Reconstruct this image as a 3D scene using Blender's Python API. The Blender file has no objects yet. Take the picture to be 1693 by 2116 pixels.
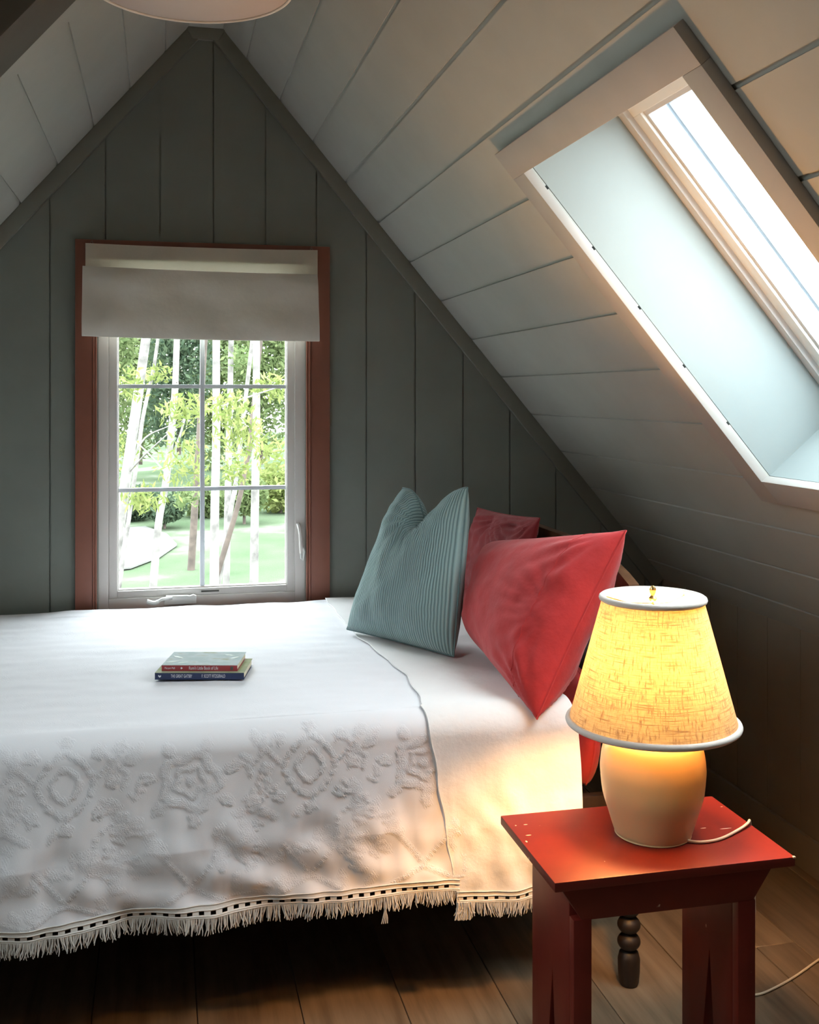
import bpy, bmesh, math, random
import numpy as np
from mathutils import Vector, Matrix, noise as mnoise
random.seed(7); rng = np.random.default_rng(7)
D = bpy.data; SC = bpy.context.scene; COL = SC.collection
PI = math.pi
# ------------------------------------------------------------------ camera
F, PX, PY, CH = 2210.0, 846.0, 815.0, 1.27
PSI = math.atan((846-335)/F)
cd = D.cameras.new('camera'); cam = D.objects.new('camera', cd); COL.objects.link(cam)
cam.location = (0, 0, CH); cam.rotation_euler = (PI/2, 0, -PSI)
cd.sensor_fit = 'HORIZONTAL'; cd.sensor_width = 36; cd.lens = 36*F/1693
cd.shift_x = (846.5-PX)/1693; cd.shift_y = -(1058-PY)/1693
cd.clip_start = .02; cd.clip_end = 300
SC.camera = cam
# ------------------------------------------------------------------ sky, sun, exposure
W = D.worlds.new('sky'); SC.world = W; W.use_nodes = True
wn = W.node_tree; bg = wn.nodes['Background']
tc = wn.nodes.new('ShaderNodeTexCoord'); sep = wn.nodes.new('ShaderNodeSeparateXYZ'); cr = wn.nodes.new('ShaderNodeValToRGB')
wn.links.new(tc.outputs['Generated'], sep.inputs[0]); wn.links.new(sep.outputs['Z'], cr.inputs[0]); wn.links.new(cr.outputs[0], bg.inputs[0])
# overcast sky: the zenith about two and a half times as bright as the horizon
cr.color_ramp.elements[0].position = 0.0; cr.color_ramp.elements[0].color = (.42, .44, .45, 1)
cr.color_ramp.elements[1].position = 1.0; cr.color_ramp.elements[1].color = (.84, .94, 1, 1)
bg.inputs[1].default_value = 20
SC.view_settings.view_transform = 'Standard'; SC.view_settings.look = 'None'
SC.view_settings.gamma = 1; SC.view_settings.use_curve_mapping = False
SC.view_settings.exposure = 0.0

def portal(name, loc, rot, sx, sy):
    l = D.lights.new(name, 'AREA'); l.shape = 'RECTANGLE'; l.size = sx; l.size_y = sy; l.cycles.is_portal = True
    o = D.objects.new(name, l); COL.objects.link(o); o.location = loc; o.rotation_euler = rot
    return o
# ------------------------------------------------------------------ materials
def mat(name, color=(.5, .5, .5), rough=.6, metal=0, spec=.5, coat=0):
    m = D.materials.new(name); m.use_nodes = True
    b = m.node_tree.nodes['Principled BSDF']
    b.inputs['Base Color'].default_value = (*color, 1); b.inputs['Roughness'].default_value = rough
    b.inputs['Metallic'].default_value = metal; b.inputs['Specular IOR Level'].default_value = spec
    b.inputs['Coat Weight'].default_value = coat
    return m
def N(m, t, **kw):
    n = m.node_tree.nodes.new(t)
    for k, v in kw.items(): setattr(n, k, v)
    return n
def Lk(m, a, b): m.node_tree.links.new(a, b)
def BS(m): return m.node_tree.nodes['Principled BSDF']
def coord(m, kind='Object', scale=(1, 1, 1)):
    t = N(m, 'ShaderNodeTexCoord'); mp = N(m, 'ShaderNodeMapping'); mp.inputs['Scale'].default_value = scale
    Lk(m, t.outputs[kind], mp.inputs[0]); return mp.outputs[0]
def noise_tex(m, vec, scale, detail=4, rough=.55):
    n = N(m, 'ShaderNodeTexNoise'); n.inputs['Scale'].default_value = scale; n.inputs['Detail'].default_value = detail
    n.inputs['Roughness'].default_value = rough; Lk(m, vec, n.inputs['Vector']); return n.outputs['Fac']
def ramp(m, fac, stops):
    r = N(m, 'ShaderNodeValToRGB'); e = r.color_ramp.elements
    while len(e) < len(stops): e.new(.5)
    for i, (p, c) in enumerate(stops): e[i].position = p; e[i].color = (*c, 1) if len(c) == 3 else c
    Lk(m, fac, r.inputs[0]); return r.outputs[0]
def bump(m, h, strength=.3, dist=.002, chain=None):
    b = N(m, 'ShaderNodeBump'); b.inputs['Strength'].default_value = strength; b.inputs['Distance'].default_value = dist
    Lk(m, h, b.inputs['Height'])
    if chain is not None: Lk(m, chain, b.inputs['Normal'])
    return b.outputs[0]
def painted(name, col, var=.06, rough=.5, bstr=.25, bscale=60):
    m = mat(name, col, rough)
    v = coord(m, 'Object')
    f = noise_tex(m, v, 6, 5)
    lo = tuple(c*(1-var) for c in col); hi = tuple(min(1, c*(1+var)) for c in col)
    Lk(m, ramp(m, f, [(.3, lo), (.7, hi)]), BS(m).inputs['Base Color'])
    Lk(m, bump(m, noise_tex(m, v, bscale, 3), bstr, .0006), BS(m).inputs['Normal'])
    return m
M = {}
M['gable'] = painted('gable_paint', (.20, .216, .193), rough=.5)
M['ceiling'] = painted('ceiling_paint', (.44, .435, .395), rough=.5, var=.05)
M['knee'] = painted('knee_wall_lamp_tint', (.28, .225, .17), rough=.5)  # brownish tone puts the lamp's warm light into the wall colour
M['trim'] = painted('trim_paint', (.20, .205, .175), rough=.5)
M['casing'] = painted('skylight_casing_paint', (.42, .40, .38), rough=.45)
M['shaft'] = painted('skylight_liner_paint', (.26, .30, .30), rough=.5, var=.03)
M['beam'] = painted('beam_paint', (.085, .078, .066), rough=.6, var=.12)
M['dark'] = mat('dark_grey_matte', (.10, .10, .09), .9)  # plain dark tone for the subfloor, sill label and book emblem
M['redwood'] = painted('window_trim_brick_red', (.23, .078, .048), rough=.45, var=.1)
M['vinyl'] = painted('window_vinyl', (.62, .58, .55), rough=.35, var=.02)
M['muntin'] = mat('muntin_grey', (.62, .66, .70), .4)
M['white_plastic'] = mat('white_plastic', (.78, .78, .76), .3)
M['skyframe'] = painted('skylight_frame', (.56, .545, .54), rough=.4, var=.03)
M['skymetal'] = mat('skylight_flashing', (.35, .42, .50), .35, .6)
M['stoolred'] = None
def glass():
    m = D.materials.new('window_glass'); m.use_nodes = True; nt = m.node_tree; nt.nodes.clear()
    out = N(m, 'ShaderNodeOutputMaterial'); mx = N(m, 'ShaderNodeMixShader'); tr = N(m, 'ShaderNodeBsdfTransparent'); gl = N(m, 'ShaderNodeBsdfGlossy')
    gl.inputs['Roughness'].default_value = .02; tr.inputs[0].default_value = (.96, .98, .97, 1); mx.inputs[0].default_value = .008
    Lk(m, tr.outputs[0], mx.inputs[1]); Lk(m, gl.outputs[0], mx.inputs[2]); Lk(m, mx.outputs[0], out.inputs[0]); return m
M['glass'] = glass()
def wood_floor():
    m = mat('floor_wood', (.4, .28, .17), .45)
    oi = N(m, 'ShaderNodeObjectInfo'); v = coord(m, 'Object', (14, 1.1, 14))
    add = N(m, 'ShaderNodeVectorMath', operation='ADD'); Lk(m, v, add.inputs[0]); 
    cmb = N(m, 'ShaderNodeMath', operation='MULTIPLY'); cmb.inputs[1].default_value = 37; Lk(m, oi.outputs['Random'], cmb.inputs[0]); Lk(m, cmb.outputs[0], add.inputs[1])
    f = noise_tex(m, add.outputs[0], 2.2, 8, .6)
    c = ramp(m, f, [(.25, (.10, .062, .036)), (.5, (.20, .138, .088)), (.75, (.27, .195, .13))])
    mixc = N(m, 'ShaderNodeMix', data_type='RGBA', blend_type='MULTIPLY'); mixc.inputs[0].default_value = 1
    c2 = ramp(m, oi.outputs['Random'], [(0, (.8, .8, .8)), (1, (1.12, 1.08, 1.02))])
    Lk(m, c, mixc.inputs[6]); Lk(m, c2, mixc.inputs[7]); Lk(m, mixc.outputs[2], BS(m).inputs['Base Color'])
    Lk(m, bump(m, f, .3, .001), BS(m).inputs['Normal']); return m
M['floor'] = wood_floor()
def dark_wood(name, a, b, rough=.35):
    m = mat(name, a, rough); v = coord(m, 'Object', (18, 18, 2.5)); f = noise_tex(m, v, 3, 6)
    Lk(m, ramp(m, f, [(.3, a), (.7, b)]), BS(m).inputs['Base Color']); return m
M['bedwood'] = dark_wood('walnut_stained_wood', (.010, .006, .004), (.028, .014, .008), .5)
M['archwood'] = dark_wood('headboard_brown_wood', (.08, .034, .015), (.14, .065, .03))
def stool_paint():
    m = mat('stool_red_paint', (.36, .035, .018), .45, spec=.35)
    v = coord(m, 'Object'); f = noise_tex(m, v, 9, 5)
    base = ramp(m, f, [(.3, (.115, .010, .007)), (.7, (.155, .015, .009))])
    # chips of pale primer
    ch = noise_tex(m, coord(m, 'Object', (28, 70, 40)), 1.0, 2, .4)
    chm = ramp(m, ch, [(.765, (0, 0, 0)), (.775, (1, 1, 1))])
    mx = N(m, 'ShaderNodeMix', data_type='RGBA'); Lk(m, chm, mx.inputs[0]); Lk(m, base, mx.inputs[6]); mx.inputs[7].default_value = (.55, .38, .3, 1)
    Lk(m, mx.outputs[2], BS(m).inputs['Base Color'])
    Lk(m, bump(m, noise_tex(m, v, 70, 3), .12, .0006), BS(m).inputs['Normal']); return m
M['stoolred'] = stool_paint()
M['primer'] = mat('worn_primer', (.6, .45, .38), .6)
def cloth(name, col, weave=900, var=.05, transl=0, bstr=.35, rough=.9):
    m = mat(name, col, rough, spec=.2); v = coord(m, 'Object')
    f = noise_tex(m, v, 14, 5); lo = tuple(c*(1-var) for c in col); hi = tuple(min(1, c*(1+var)) for c in col)
    Lk(m, ramp(m, f, [(.3, lo), (.7, hi)]), BS(m).inputs['Base Color'])
    BS(m).inputs['Sheen Weight'].default_value = .15
    b1 = bump(m, noise_tex(m, v, weave, 2), bstr, .0006)
    Lk(m, bump(m, noise_tex(m, v, 45, 4), .35, .004, b1), BS(m).inputs['Normal'])
    if transl:
        out = m.node_tree.nodes['Material Output']; mx = N(m, 'ShaderNodeMixShader'); t = N(m, 'ShaderNodeBsdfTranslucent')
        t.inputs[0].default_value = (*[min(1, c*1.1) for c in col], 1); mx.inputs[0].default_value = transl
        Lk(m, BS(m).outputs[0], mx.inputs[1]); Lk(m, t.outputs[0], mx.inputs[2]); Lk(m, mx.outputs[0], out.inputs[0])
    return m
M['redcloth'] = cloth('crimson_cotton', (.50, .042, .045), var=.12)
M['flap'] = cloth('plain_cotton_flap', (.82, .795, .79), var=.02)
M['fringe'] = cloth('fringe_yarn', (.66, .62, .58), var=.05)
M['blind'] = cloth('blind_linen', (.70, .65, .58), transl=.10, bstr=.2)
M['blindtop'] = cloth('blind_linen_single', (.60, .53, .43), transl=.20, bstr=.2)
M['shadedred'] = cloth('shaded_red_cotton', (.21, .019, .022), var=.12)  # rear pillow's red, darkened to put its shade into the cloth colour
def spread_mat():
    m = mat('bedspread_cotton', (.78, .78, .78), .9, spec=.2); v = coord(m, 'Object')
    at = N(m, 'ShaderNodeAttribute'); at.attribute_name = 'pat'
    nz = noise_tex(m, v, 420, 3, .7); mul = N(m, 'ShaderNodeMath', operation='MULTIPLY'); Lk(m, nz, mul.inputs[0]); Lk(m, at.outputs['Fac'], mul.inputs[1])
    b1 = bump(m, mul.outputs[0], .9, .003); b2 = bump(m, noise_tex(m, v, 1200, 2), .25, .0006, b1)
    Lk(m, b2, BS(m).inputs['Normal']); BS(m).inputs['Sheen Weight'].default_value = .15
    Lk(m, ramp(m, noise_tex(m, v, 5, 3), [(.3, (.79, .77, .80)), (.7, (.83, .81, .845))]), BS(m).inputs['Base Color'])
    return m
M['spread'] = spread_mat()
def corduroy():
    m = mat('teal_corduroy', (.14, .24, .25), .85, spec=.2)
    uv = N(m, 'ShaderNodeTexCoord'); w = N(m, 'ShaderNodeTexWave'); w.wave_type = 'BANDS'; w.bands_direction = 'X'; w.wave_profile = 'SIN'
    w.inputs['Scale'].default_value = 16; w.inputs['Distortion'].default_value = .25; w.inputs['Detail'].default_value = 1; w.inputs['Detail Scale'].default_value = .6
    Lk(m, uv.outputs['UV'], w.inputs['Vector'])
    Lk(m, ramp(m, w.outputs['Fac'], [(.0, (.14, .22, .225)), (.45, (.27, .40, .40)), (1, (.33, .47, .465))]), BS(m).inputs['Base Color'])
    b1 = bump(m, w.outputs['Fac'], .8, .004); b2 = bump(m, noise_tex(m, uv.outputs['UV'], 300, 2), .3, .001, b1)
    Lk(m, b2, BS(m).inputs['Normal']); BS(m).inputs['Sheen Weight'].default_value = .3
    return m
M['cord'] = corduroy()
def shade_mat():
    m = D.materials.new('linen_lampshade'); m.use_nodes = True; nt = m.node_tree; nt.nodes.clear()
    out = N(m, 'ShaderNodeOutputMaterial'); mx = N(m, 'ShaderNodeMixShader'); tr = N(m, 'ShaderNodeBsdfTranslucent'); df = N(m, 'ShaderNodeBsdfDiffuse')
    t = N(m, 'ShaderNodeTexCoord')
    def weave(sc, s):
        mp = N(m, 'ShaderNodeMapping'); mp.inputs['Scale'].default_value = sc; Lk(m, t.outputs['UV'], mp.inputs[0])
        n = N(m, 'ShaderNodeTexNoise'); n.inputs['Scale'].default_value = s; n.inputs['Detail'].default_value = 3; n.inputs['Roughness'].default_value = .7
        Lk(m, mp.outputs[0], n.inputs['Vector']); return n.outputs['Fac']
    a = weave((140, 6, 1), 1.6); b = weave((9, 75, 1), 1.6)
    mn = N(m, 'ShaderNodeMath', operation='MINIMUM'); Lk(m, a, mn.inputs[0]); Lk(m, b, mn.inputs[1])
    c = ramp(m, mn.outputs[0], [(.36, (.034, .023, .009)), (.48, (.080, .067, .029)), (.64, (.115, .108, .056))])
    Lk(m, c, tr.inputs[0]); c2 = ramp(m, mn.outputs[0], [(.3, (.45, .34, .22)), (.5, (.70, .58, .44))]); Lk(m, c2, df.inputs[0])
    mx.inputs[0].default_value = .42; Lk(m, df.outputs[0], mx.inputs[1]); Lk(m, tr.outputs[0], mx.inputs[2]); Lk(m, mx.outputs[0], out.inputs[0]); return m
M['shade'] = shade_mat()
M['shadetrim'] = cloth('shade_trim_tape', (.74, .66, .60), var=.03)
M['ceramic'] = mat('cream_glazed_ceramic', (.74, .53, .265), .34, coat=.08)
M['brass'] = mat('brass', (.75, .52, .22), .3, 1)
M['cordplastic'] = mat('ivory_cord_plastic', (.72, .60, .45), .45)
M['pendant'] = mat('pendant_opal_shade', (.60, .50, .46), .5)
M['pendantrim'] = mat('pendant_rim', (.85, .8, .72), .4)
M['navy'] = mat('navy_cover', (.012, .025, .085), .4); M['maroon'] = mat('red_cover', (.33, .035, .045), .4)
M['pages'] = mat('book_pages', (.72, .68, .52), .8); M['print'] = mat('spine_print', (.75, .75, .8), .6)
def cover_art(name, a, b, c):
    m = mat(name, a, .85, spec=.15); f = noise_tex(m, coord(m, 'Object', (14, 22, 1)), 1.2, 3)
    Lk(m, ramp(m, f, [(.42, a), (.55, b), (.68, c)]), BS(m).inputs['Base Color']); return m
M['covertop'] = cover_art('pale_cover_art', (.42, .49, .48), (.50, .55, .55), (.38, .39, .28))
M['coverback'] = cover_art('cream_cover_art', (.42, .43, .30), (.34, .37, .20), (.28, .27, .32))
M['leafart'] = mat('cover_leaf_green', (.17, .20, .12), .5)
M['mattress'] = mat('mattress_ticking', (.35, .34, .33), .9)
# outdoors
def leafmat(name, a, b, transl=.45):
    m = mat(name, a, .7, spec=.05); g = N(m, 'ShaderNodeNewGeometry')
    c = ramp(m, g.outputs['Random Per Island'], [(0, a), (1, b)])
    Lk(m, c, BS(m).inputs['Base Color']); out = m.node_tree.nodes['Material Output']
    mx = N(m, 'ShaderNodeMixShader'); t = N(m, 'ShaderNodeBsdfTranslucent'); Lk(m, c, t.inputs[0]); mx.inputs[0].default_value = transl
    Lk(m, BS(m).outputs[0], mx.inputs[1]); Lk(m, t.outputs[0], mx.inputs[2]); Lk(m, mx.outputs[0], out.inputs[0]); return m
M['leafA'] = leafmat('leaf_spring_green', (.10, .13, .035), (.22, .24, .09))
M['leafB'] = leafmat('leaf_mid_green', (.08, .115, .045), (.16, .19, .085))
M['leafC'] = leafmat('leaf_dark_green', (.05, .078, .05), (.09, .12, .07))
M['barkW'] = painted('pale_birch_bark', (.17, .155, .145), rough=1, var=.5)
M['barkD'] = painted('dark_bark', (.075, .055, .045), rough=.9, var=.4)
def lawn():
    m = mat('lawn_grass', (.1, .2, .05), 1, spec=0); v = coord(m, 'Object')
    Lk(m, ramp(m, noise_tex(m, v, .35, 6), [(.35, (.050, .070, .040)), (.55, (.070, .088, .055)), (.66, (.12, .125, .10))]), BS(m).inputs['Base Color'])  # pale tones put sunlit patches into the grass colour
    Lk(m, bump(m, noise_tex(m, v, 25, 4), .6, .05), BS(m).inputs['Normal']); return m
M['lawn'] = lawn(); M['gravel'] = painted('pale_gravel', (.13, .125, .115), rough=.9, var=.15)
M['siding'] = painted('house_siding', (.4, .38, .35))
# ------------------------------------------------------------------ mesh helpers
def tag(o, label=None, cat=None, group=None, kind=None):
    if label: o['label'] = label
    if cat: o['category'] = cat
    if group: o['group'] = group
    if kind: o['kind'] = kind
    return o
def link(name, me, m=None, parent=None):
    if m is not None:
        for x in (m if isinstance(m, (list, tuple)) else [m]): me.materials.append(x)
    o = D.objects.new(name, me); COL.objects.link(o)
    if parent is not None: o.parent = parent
    return o
def empty(name, loc, rz=0, parent=None):
    o = D.objects.new(name, None); COL.objects.link(o); o.location = loc; o.rotation_euler = (0, 0, rz); o.empty_display_size = .1
    if parent is not None: o.parent = parent
    return o
def smooth(o, ang=None):
    me = o.data; me.polygons.foreach_set('use_smooth', [True]*len(me.polygons))
    if ang: me.set_sharp_from_angle(angle=math.radians(ang))
    return o
class MB:
    def __init__(s): s.v = []; s.f = []
    def add(s, V, Fc):
        b = len(s.v); s.v += [tuple(p) for p in V]; s.f += [tuple(b+i for i in f) for f in Fc]; return s
    def box(s, x0, x1, y0, y1, z0, z1):
        V = [(x, y, z) for x in (x0, x1) for y in (y0, y1) for z in (z0, z1)]
        return s.add(V, [(0, 1, 3, 2), (4, 6, 7, 5), (0, 4, 5, 1), (2, 3, 7, 6), (0, 2, 6, 4), (1, 5, 7, 3)])
    def prism(s, poly, vec):
        n = len(poly); P = [Vector(p) for p in poly]; Q = [p+Vector(vec) for p in P]
        return s.add(P+Q, [tuple(range(n)), tuple(range(2*n-1, n-1, -1))]+[(i, i+n, (i+1) % n+n, (i+1) % n) for i in range(n)])
    def build(s, name, m=None, parent=None, bev=0, seg=2, sm=False):
        me = D.meshes.new(name); me.from_pydata(s.v, [], s.f); 
        bm = bmesh.new(); bm.from_mesh(me); bmesh.ops.recalc_face_normals(bm, faces=bm.faces)
        if bev: bmesh.ops.bevel(bm, geom=[e for e in bm.edges], offset=bev, segments=seg, affect='EDGES', profile=.6, clamp_overlap=True)
        bm.to_mesh(me); bm.free()
        o = link(name, me, m, parent)
        if sm or bev: smooth(o, 40)
        return o
def lathe(name, prof, m, parent=None, n=48, center=(0, 0, 0), cap=True, uv=False):
    V = []; Fc = []
    for r, z in prof:
        for k in range(n):
            a = 2*PI*k/n; V.append((center[0]+r*math.cos(a), center[1]+r*math.sin(a), center[2]+z))
    for i in range(len(prof)-1):
        for k in range(n): Fc.append((i*n+k, i*n+(k+1) % n, (i+1)*n+(k+1) % n, (i+1)*n+k))
    if cap: Fc.append(tuple(range(n-1, -1, -1))); Fc.append(tuple((len(prof)-1)*n+k for k in range(n)))
    me = D.meshes.new(name); me.from_pydata(V, [], Fc)
    if uv:
        u = me.uv_layers.new(name='UVMap'); np_ = len(prof)
        for p in me.polygons:
            ks = [me.loops[l].vertex_index % n for l in p.loop_indices]; wrap = max(ks)-min(ks) > 1
            for l in p.loop_indices:
                vi = me.loops[l].vertex_index; k = vi % n
                if wrap and k == 0: k = n
                u.data[l].uv = (k/n, (vi//n)/(np_-1))
    return smooth(link(name, me, m, parent), 50)
def tube_geo(pts, r, n=8, flat=1.0):
    P = [Vector(p) for p in pts]; V = []; Fc = []; R = r if isinstance(r, (list, tuple)) else [r]*len(P)
    t0 = (P[1]-P[0]).normalized(); up = Vector((0, 0, 1)) if abs(t0.z) < .9 else Vector((1, 0, 0)); nrm = t0.cross(up).normalized()
    for i, p in enumerate(P):
        t = (P[min(i+1, len(P)-1)]-P[max(i-1, 0)])
        t = t.normalized() if t.length > 0 else t0
        nrm = (nrm-t*nrm.dot(t)).normalized(); b = t.cross(nrm)
        for k in range(n):
            a = 2*PI*k/n; V.append(p+(nrm*math.cos(a)*flat+b*math.sin(a))*R[i])
    for i in range(len(P)-1):
        for k in range(n): Fc.append((i*n+k, i*n+(k+1) % n, (i+1)*n+(k+1) % n, (i+1)*n+k))
    Fc.append(tuple(range(n-1, -1, -1))); Fc.append(tuple((len(P)-1)*n+k for k in range(n)))
    return V, Fc
def tube(name, pts, r, m, parent=None, n=8, flat=1.0):
    V, Fc = tube_geo(pts, r, n, flat); b = MB(); b.add(V, Fc); return smooth(b.build(name, m, parent), 60)
def spline(pts, k=8):
    P = [Vector(p) for p in pts]; P = [P[0]*2-P[1]]+P+[P[-1]*2-P[-2]]; out = []
    for i in range(1, len(P)-2):
        for j in range(k):
            t = j/k; a, b, c, d = P[i-1:i+3]
            out.append(.5*((2*b)+(c-a)*t+(2*a-5*b+4*c-d)*t*t+(3*b-a-3*c+d)*t**3))
    out.append(P[-2]); return out
# pixel of the photo -> point on a plane (used for laying out the place)
_s, _c = math.sin(PSI), math.cos(PSI)
def at(x, y, Y=None, X=None, Z=None):
    a = (x-PX)/F; b = (PY-y)/F; d = Vector((_s+a*_c, _c-a*_s, b))
    t = Y/d.y if Y is not None else X/d.x if X is not None else (Z-CH)/d.z
    return Vector((0, 0, CH))+d*t
# ------------------------------------------------------------------ room constants
KR, DR, KL, DL = 1.1875, 2.6305, 1.1517, 2.3173
NR = Vector((-KR, 0, -1)).normalized(); NL = Vector((KL, 0, -1)).normalized()     # pointing into the room
YB, YG = -2.3, 3.4; XR, XL = 1.68, -1.41; ZT = 2.41
zr = lambda x: DR-KR*x
zl = lambda x: DL+KL*x
XRT, XLT = (DR-ZT)/KR, (ZT-DL)/KL
def SR(x, y, t=0): return Vector((x, y, zr(x)))+NR*t      # point on the right slope, t into the room
def SL(x, y, t=0): return Vector((x, y, zl(x)))+NL*t
# ------------------------------------------------------------------ floor
fl = MB().box(XL-.1, XR+.1, YB-.1, YG+.1, -.12, -.02).build('floor', M['dark']); tag(fl, kind='structure')
xs = [1.12+.21*k for k in range(-13, 2)]+[1.43, 1.64, XR+.02]; xs = [x for x in xs if x > XL-.05]; xs = [XL-.02]+xs
for i in range(len(xs)-1):
    a, b = xs[i]+.0008, xs[i+1]-.0008
    j = {1.33: 2.215}.get(round(xs[i], 2), random.uniform(.4, 3.0)); j2 = j-1.9
    cuts = sorted([c for c in (YB, j2, j, YG) if YB <= c <= YG])
    for c0, c1 in zip(cuts[:-1], cuts[1:]):
        if c1-c0 < .05: continue
        MB().box(a, b, c0+.0006, c1-.0006, -.02, 0).build('floor_plank', M['floor'], fl, bev=.0012, seg=1)
# ------------------------------------------------------------------ gable wall (far) with its window opening
WX0, WX1, WZ0, WZ1 = -.190, .446, .600, 1.725
wb = MB()
TH = .05
def wall_shell(y0, y1, hx0, hx1, hz0, hz1):
    b = MB()
    b.box(XL-.3, hx0, y0, y1, -.1, 2.8); b.box(hx1, XR+.3, y0, y1, -.1, 2.8); b.box(hx0, hx1, y0, y1, -.1, hz0); b.box(hx0, hx1, y0, y1, hz1, 2.8)
    return b
wall = wall_shell(YG+.006, YG+.13, WX0, WX1, WZ0, WZ1).build('wall_back', M['gable']); tag(wall, kind='structure')
def top_at(x): return min(zr(x), zl(x), 2.43)
def gable_planks(parent, y, dy, m, edges, hole, gap=.0026):
    for a, b in zip(edges[:-1], edges[1:]):
        a += gap; b -= gap
        brk = sorted(set([a, b]+[x for x in (XRT, XLT, .1339) if a < x < b]))
        topl = [(x, y, top_at(x)) for x in reversed(brk)]
        B = MB()
        def piece(x0, x1, z0, z1=None):
            if z1 is None:
                bk = sorted(set([x0, x1]+[x for x in brk if x0 < x < x1])); poly = [(x0, y, z0), (x1, y, z0)]+[(x, y, top_at(x)) for x in reversed(bk)]
            else: poly = [(x0, y, z0), (x1, y, z0), (x1, y, z1), (x0, y, z1)]
            B.prism(poly, (0, dy, 0))
        hx0, hx1, hz0, hz1 = hole
        if b <= hx0 or a >= hx1: piece(a, b, 0)
        else:
            if a < hx0: piece(a, hx0, 0); a = hx0
            if b > hx1: piece(hx1, b, 0); b = hx1
            piece(a, b, 0, hz0); piece(a, b, hz1)
        B.build('plank', m, parent)
ged = [x for x in [-.331+.1624*k for k in range(-7, 13)] if XL < x < XR]; ged = [XL]+ged+[XR]
gable_planks(wall, YG, .006, M['gable'], ged, (WX0, WX1, WZ0, WZ1))
# front gable wall (behind the camera) with a wide window
fw = MB().box(XL-.3, XR+.3, YB-.13, YB-.012, -.1, 2.8).build('wall_front', M['gable']); tag(fw, kind='structure')
# ------------------------------------------------------------------ sloped ceilings
SKY = (.748, 1.296, 1.418, 2.112)           # opening of the skylight: x0 x1 y0 y1 on the slope's own plane
SK_FILL_R = (.748, 1.296, -.95, -.25)  # added skylight behind the camera, unseen, for more daylight on the bed
SK_FILL_L = (-.86, -.42, .98, 1.70)              # added skylight on the left slope, unseen, to brighten the bed front
def slope_quad(fn, x0, x1, y0, y1, t0, t1, B):
    P = [fn(x0, y0, t0), fn(x1, y0, t0), fn(x1, y1, t0), fn(x0, y1, t0)]; Q = [fn(x0, y0, t1), fn(x1, y0, t1), fn(x1, y1, t1), fn(x0, y1, t1)]
    B.add(P+Q, [(0, 1, 2, 3), (7, 6, 5, 4), (0, 4, 5, 1), (1, 5, 6, 2), (2, 6, 7, 3), (3, 7, 4, 0)])
cb = MB(); y0s, y1s = YB-.1, YG+.13
hg = .032
for (a, b) in ((YB-.1, SK_FILL_R[2]-hg), (SK_FILL_R[3]+hg, SKY[2]-hg), (SKY[3]+hg, y1s)): slope_quad(SR, .05, XR+.15, a, b, -.0055, -.10, cb)
for S in (SKY, SK_FILL_R):
    slope_quad(SR, .05, S[0]-hg, S[2]-hg, S[3]+hg, -.0055, -.10, cb); slope_quad(SR, S[1]+hg, XR+.15, S[2]-hg, S[3]+hg, -.0055, -.10, cb)
slope_quad(SL, .22, XL-.15, y0s, SK_FILL_L[2]-hg, -.0055, -.10, cb); slope_quad(SL, .22, XL-.15, SK_FILL_L[3]+hg, y1s, -.0055, -.10, cb)
slope_quad(SL, .22, SK_FILL_L[1]+hg, SK_FILL_L[2]-hg, SK_FILL_L[3]+hg, -.0055, -.10, cb); slope_quad(SL, SK_FILL_L[0]-hg, XL-.15, SK_FILL_L[2]-hg, SK_FILL_L[3]+hg, -.0055, -.10, cb)
ceil = cb.build('ceiling', M['ceiling']); tag(ceil, kind='structure')
rb = [.26+.10452*k-.0 for k in range(-1, 14)]
red = [XRT-.02]+[x for x in rb if x > XRT+.02 and x < XR-.02]+[XR+.01]
G = .0030
for a, b in zip(red[:-1], red[1:]):
    a += G; b -= G; B = MB(); hit = False
    ys = [YB]
    spans = []
    cur = YB
    for S in [(q[0]-.004, q[1]+.004, q[2]-.004, q[3]+.004) for q in (SK_FILL_R, SKY)]:
        if a < S[1] and b > S[0]:
            slope_quad(SR, a, b, cur, S[2], 0, -.005, B)
            if a < S[0]: slope_quad(SR, a, S[0], S[2], S[3], 0, -.005, B)
            if b > S[1]: slope_quad(SR, S[1], b, S[2], S[3], 0, -.005, B)
            cur = S[3]
    slope_quad(SR, a, b, cur, YG, 0, -.005, B)
    B.build('plank', M['ceiling'], ceil)
lb = [.010-.1060*k for k in range(0, 14)]
led = [XLT+.02]+[x for x in lb if x > XL+.02]+[XL-.01]
for b, a in zip(led[:-1], led[1:]):
    B = MB(); slope_quad(SL, a+G, b-G, 2.455, YG, 0, -.005, B); B.build('plank', M['ceiling'], ceil)
    B = MB(); H3 = (SK_FILL_L[0]-.004, SK_FILL_L[1]+.004, SK_FILL_L[2]-.004, SK_FILL_L[3]+.004)
    if a < H3[1] and b > H3[0]:
        slope_quad(SL, a+G, b-G, YB, H3[2], 0, -.005, B); slope_quad(SL, a+G, b-G, H3[3], 1.87, 0, -.005, B)
        if a < H3[0]: slope_quad(SL, a+G, H3[0], H3[2], H3[3], 0, -.005, B)
        if b > H3[1]: slope_quad(SL, H3[1], b-G, H3[2], H3[3], 0, -.005, B)
    else: slope_quad(SL, a+G, b-G, YB, 1.87, 0, -.005, B)
    B.build('plank', M['ceiling'], ceil)
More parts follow.
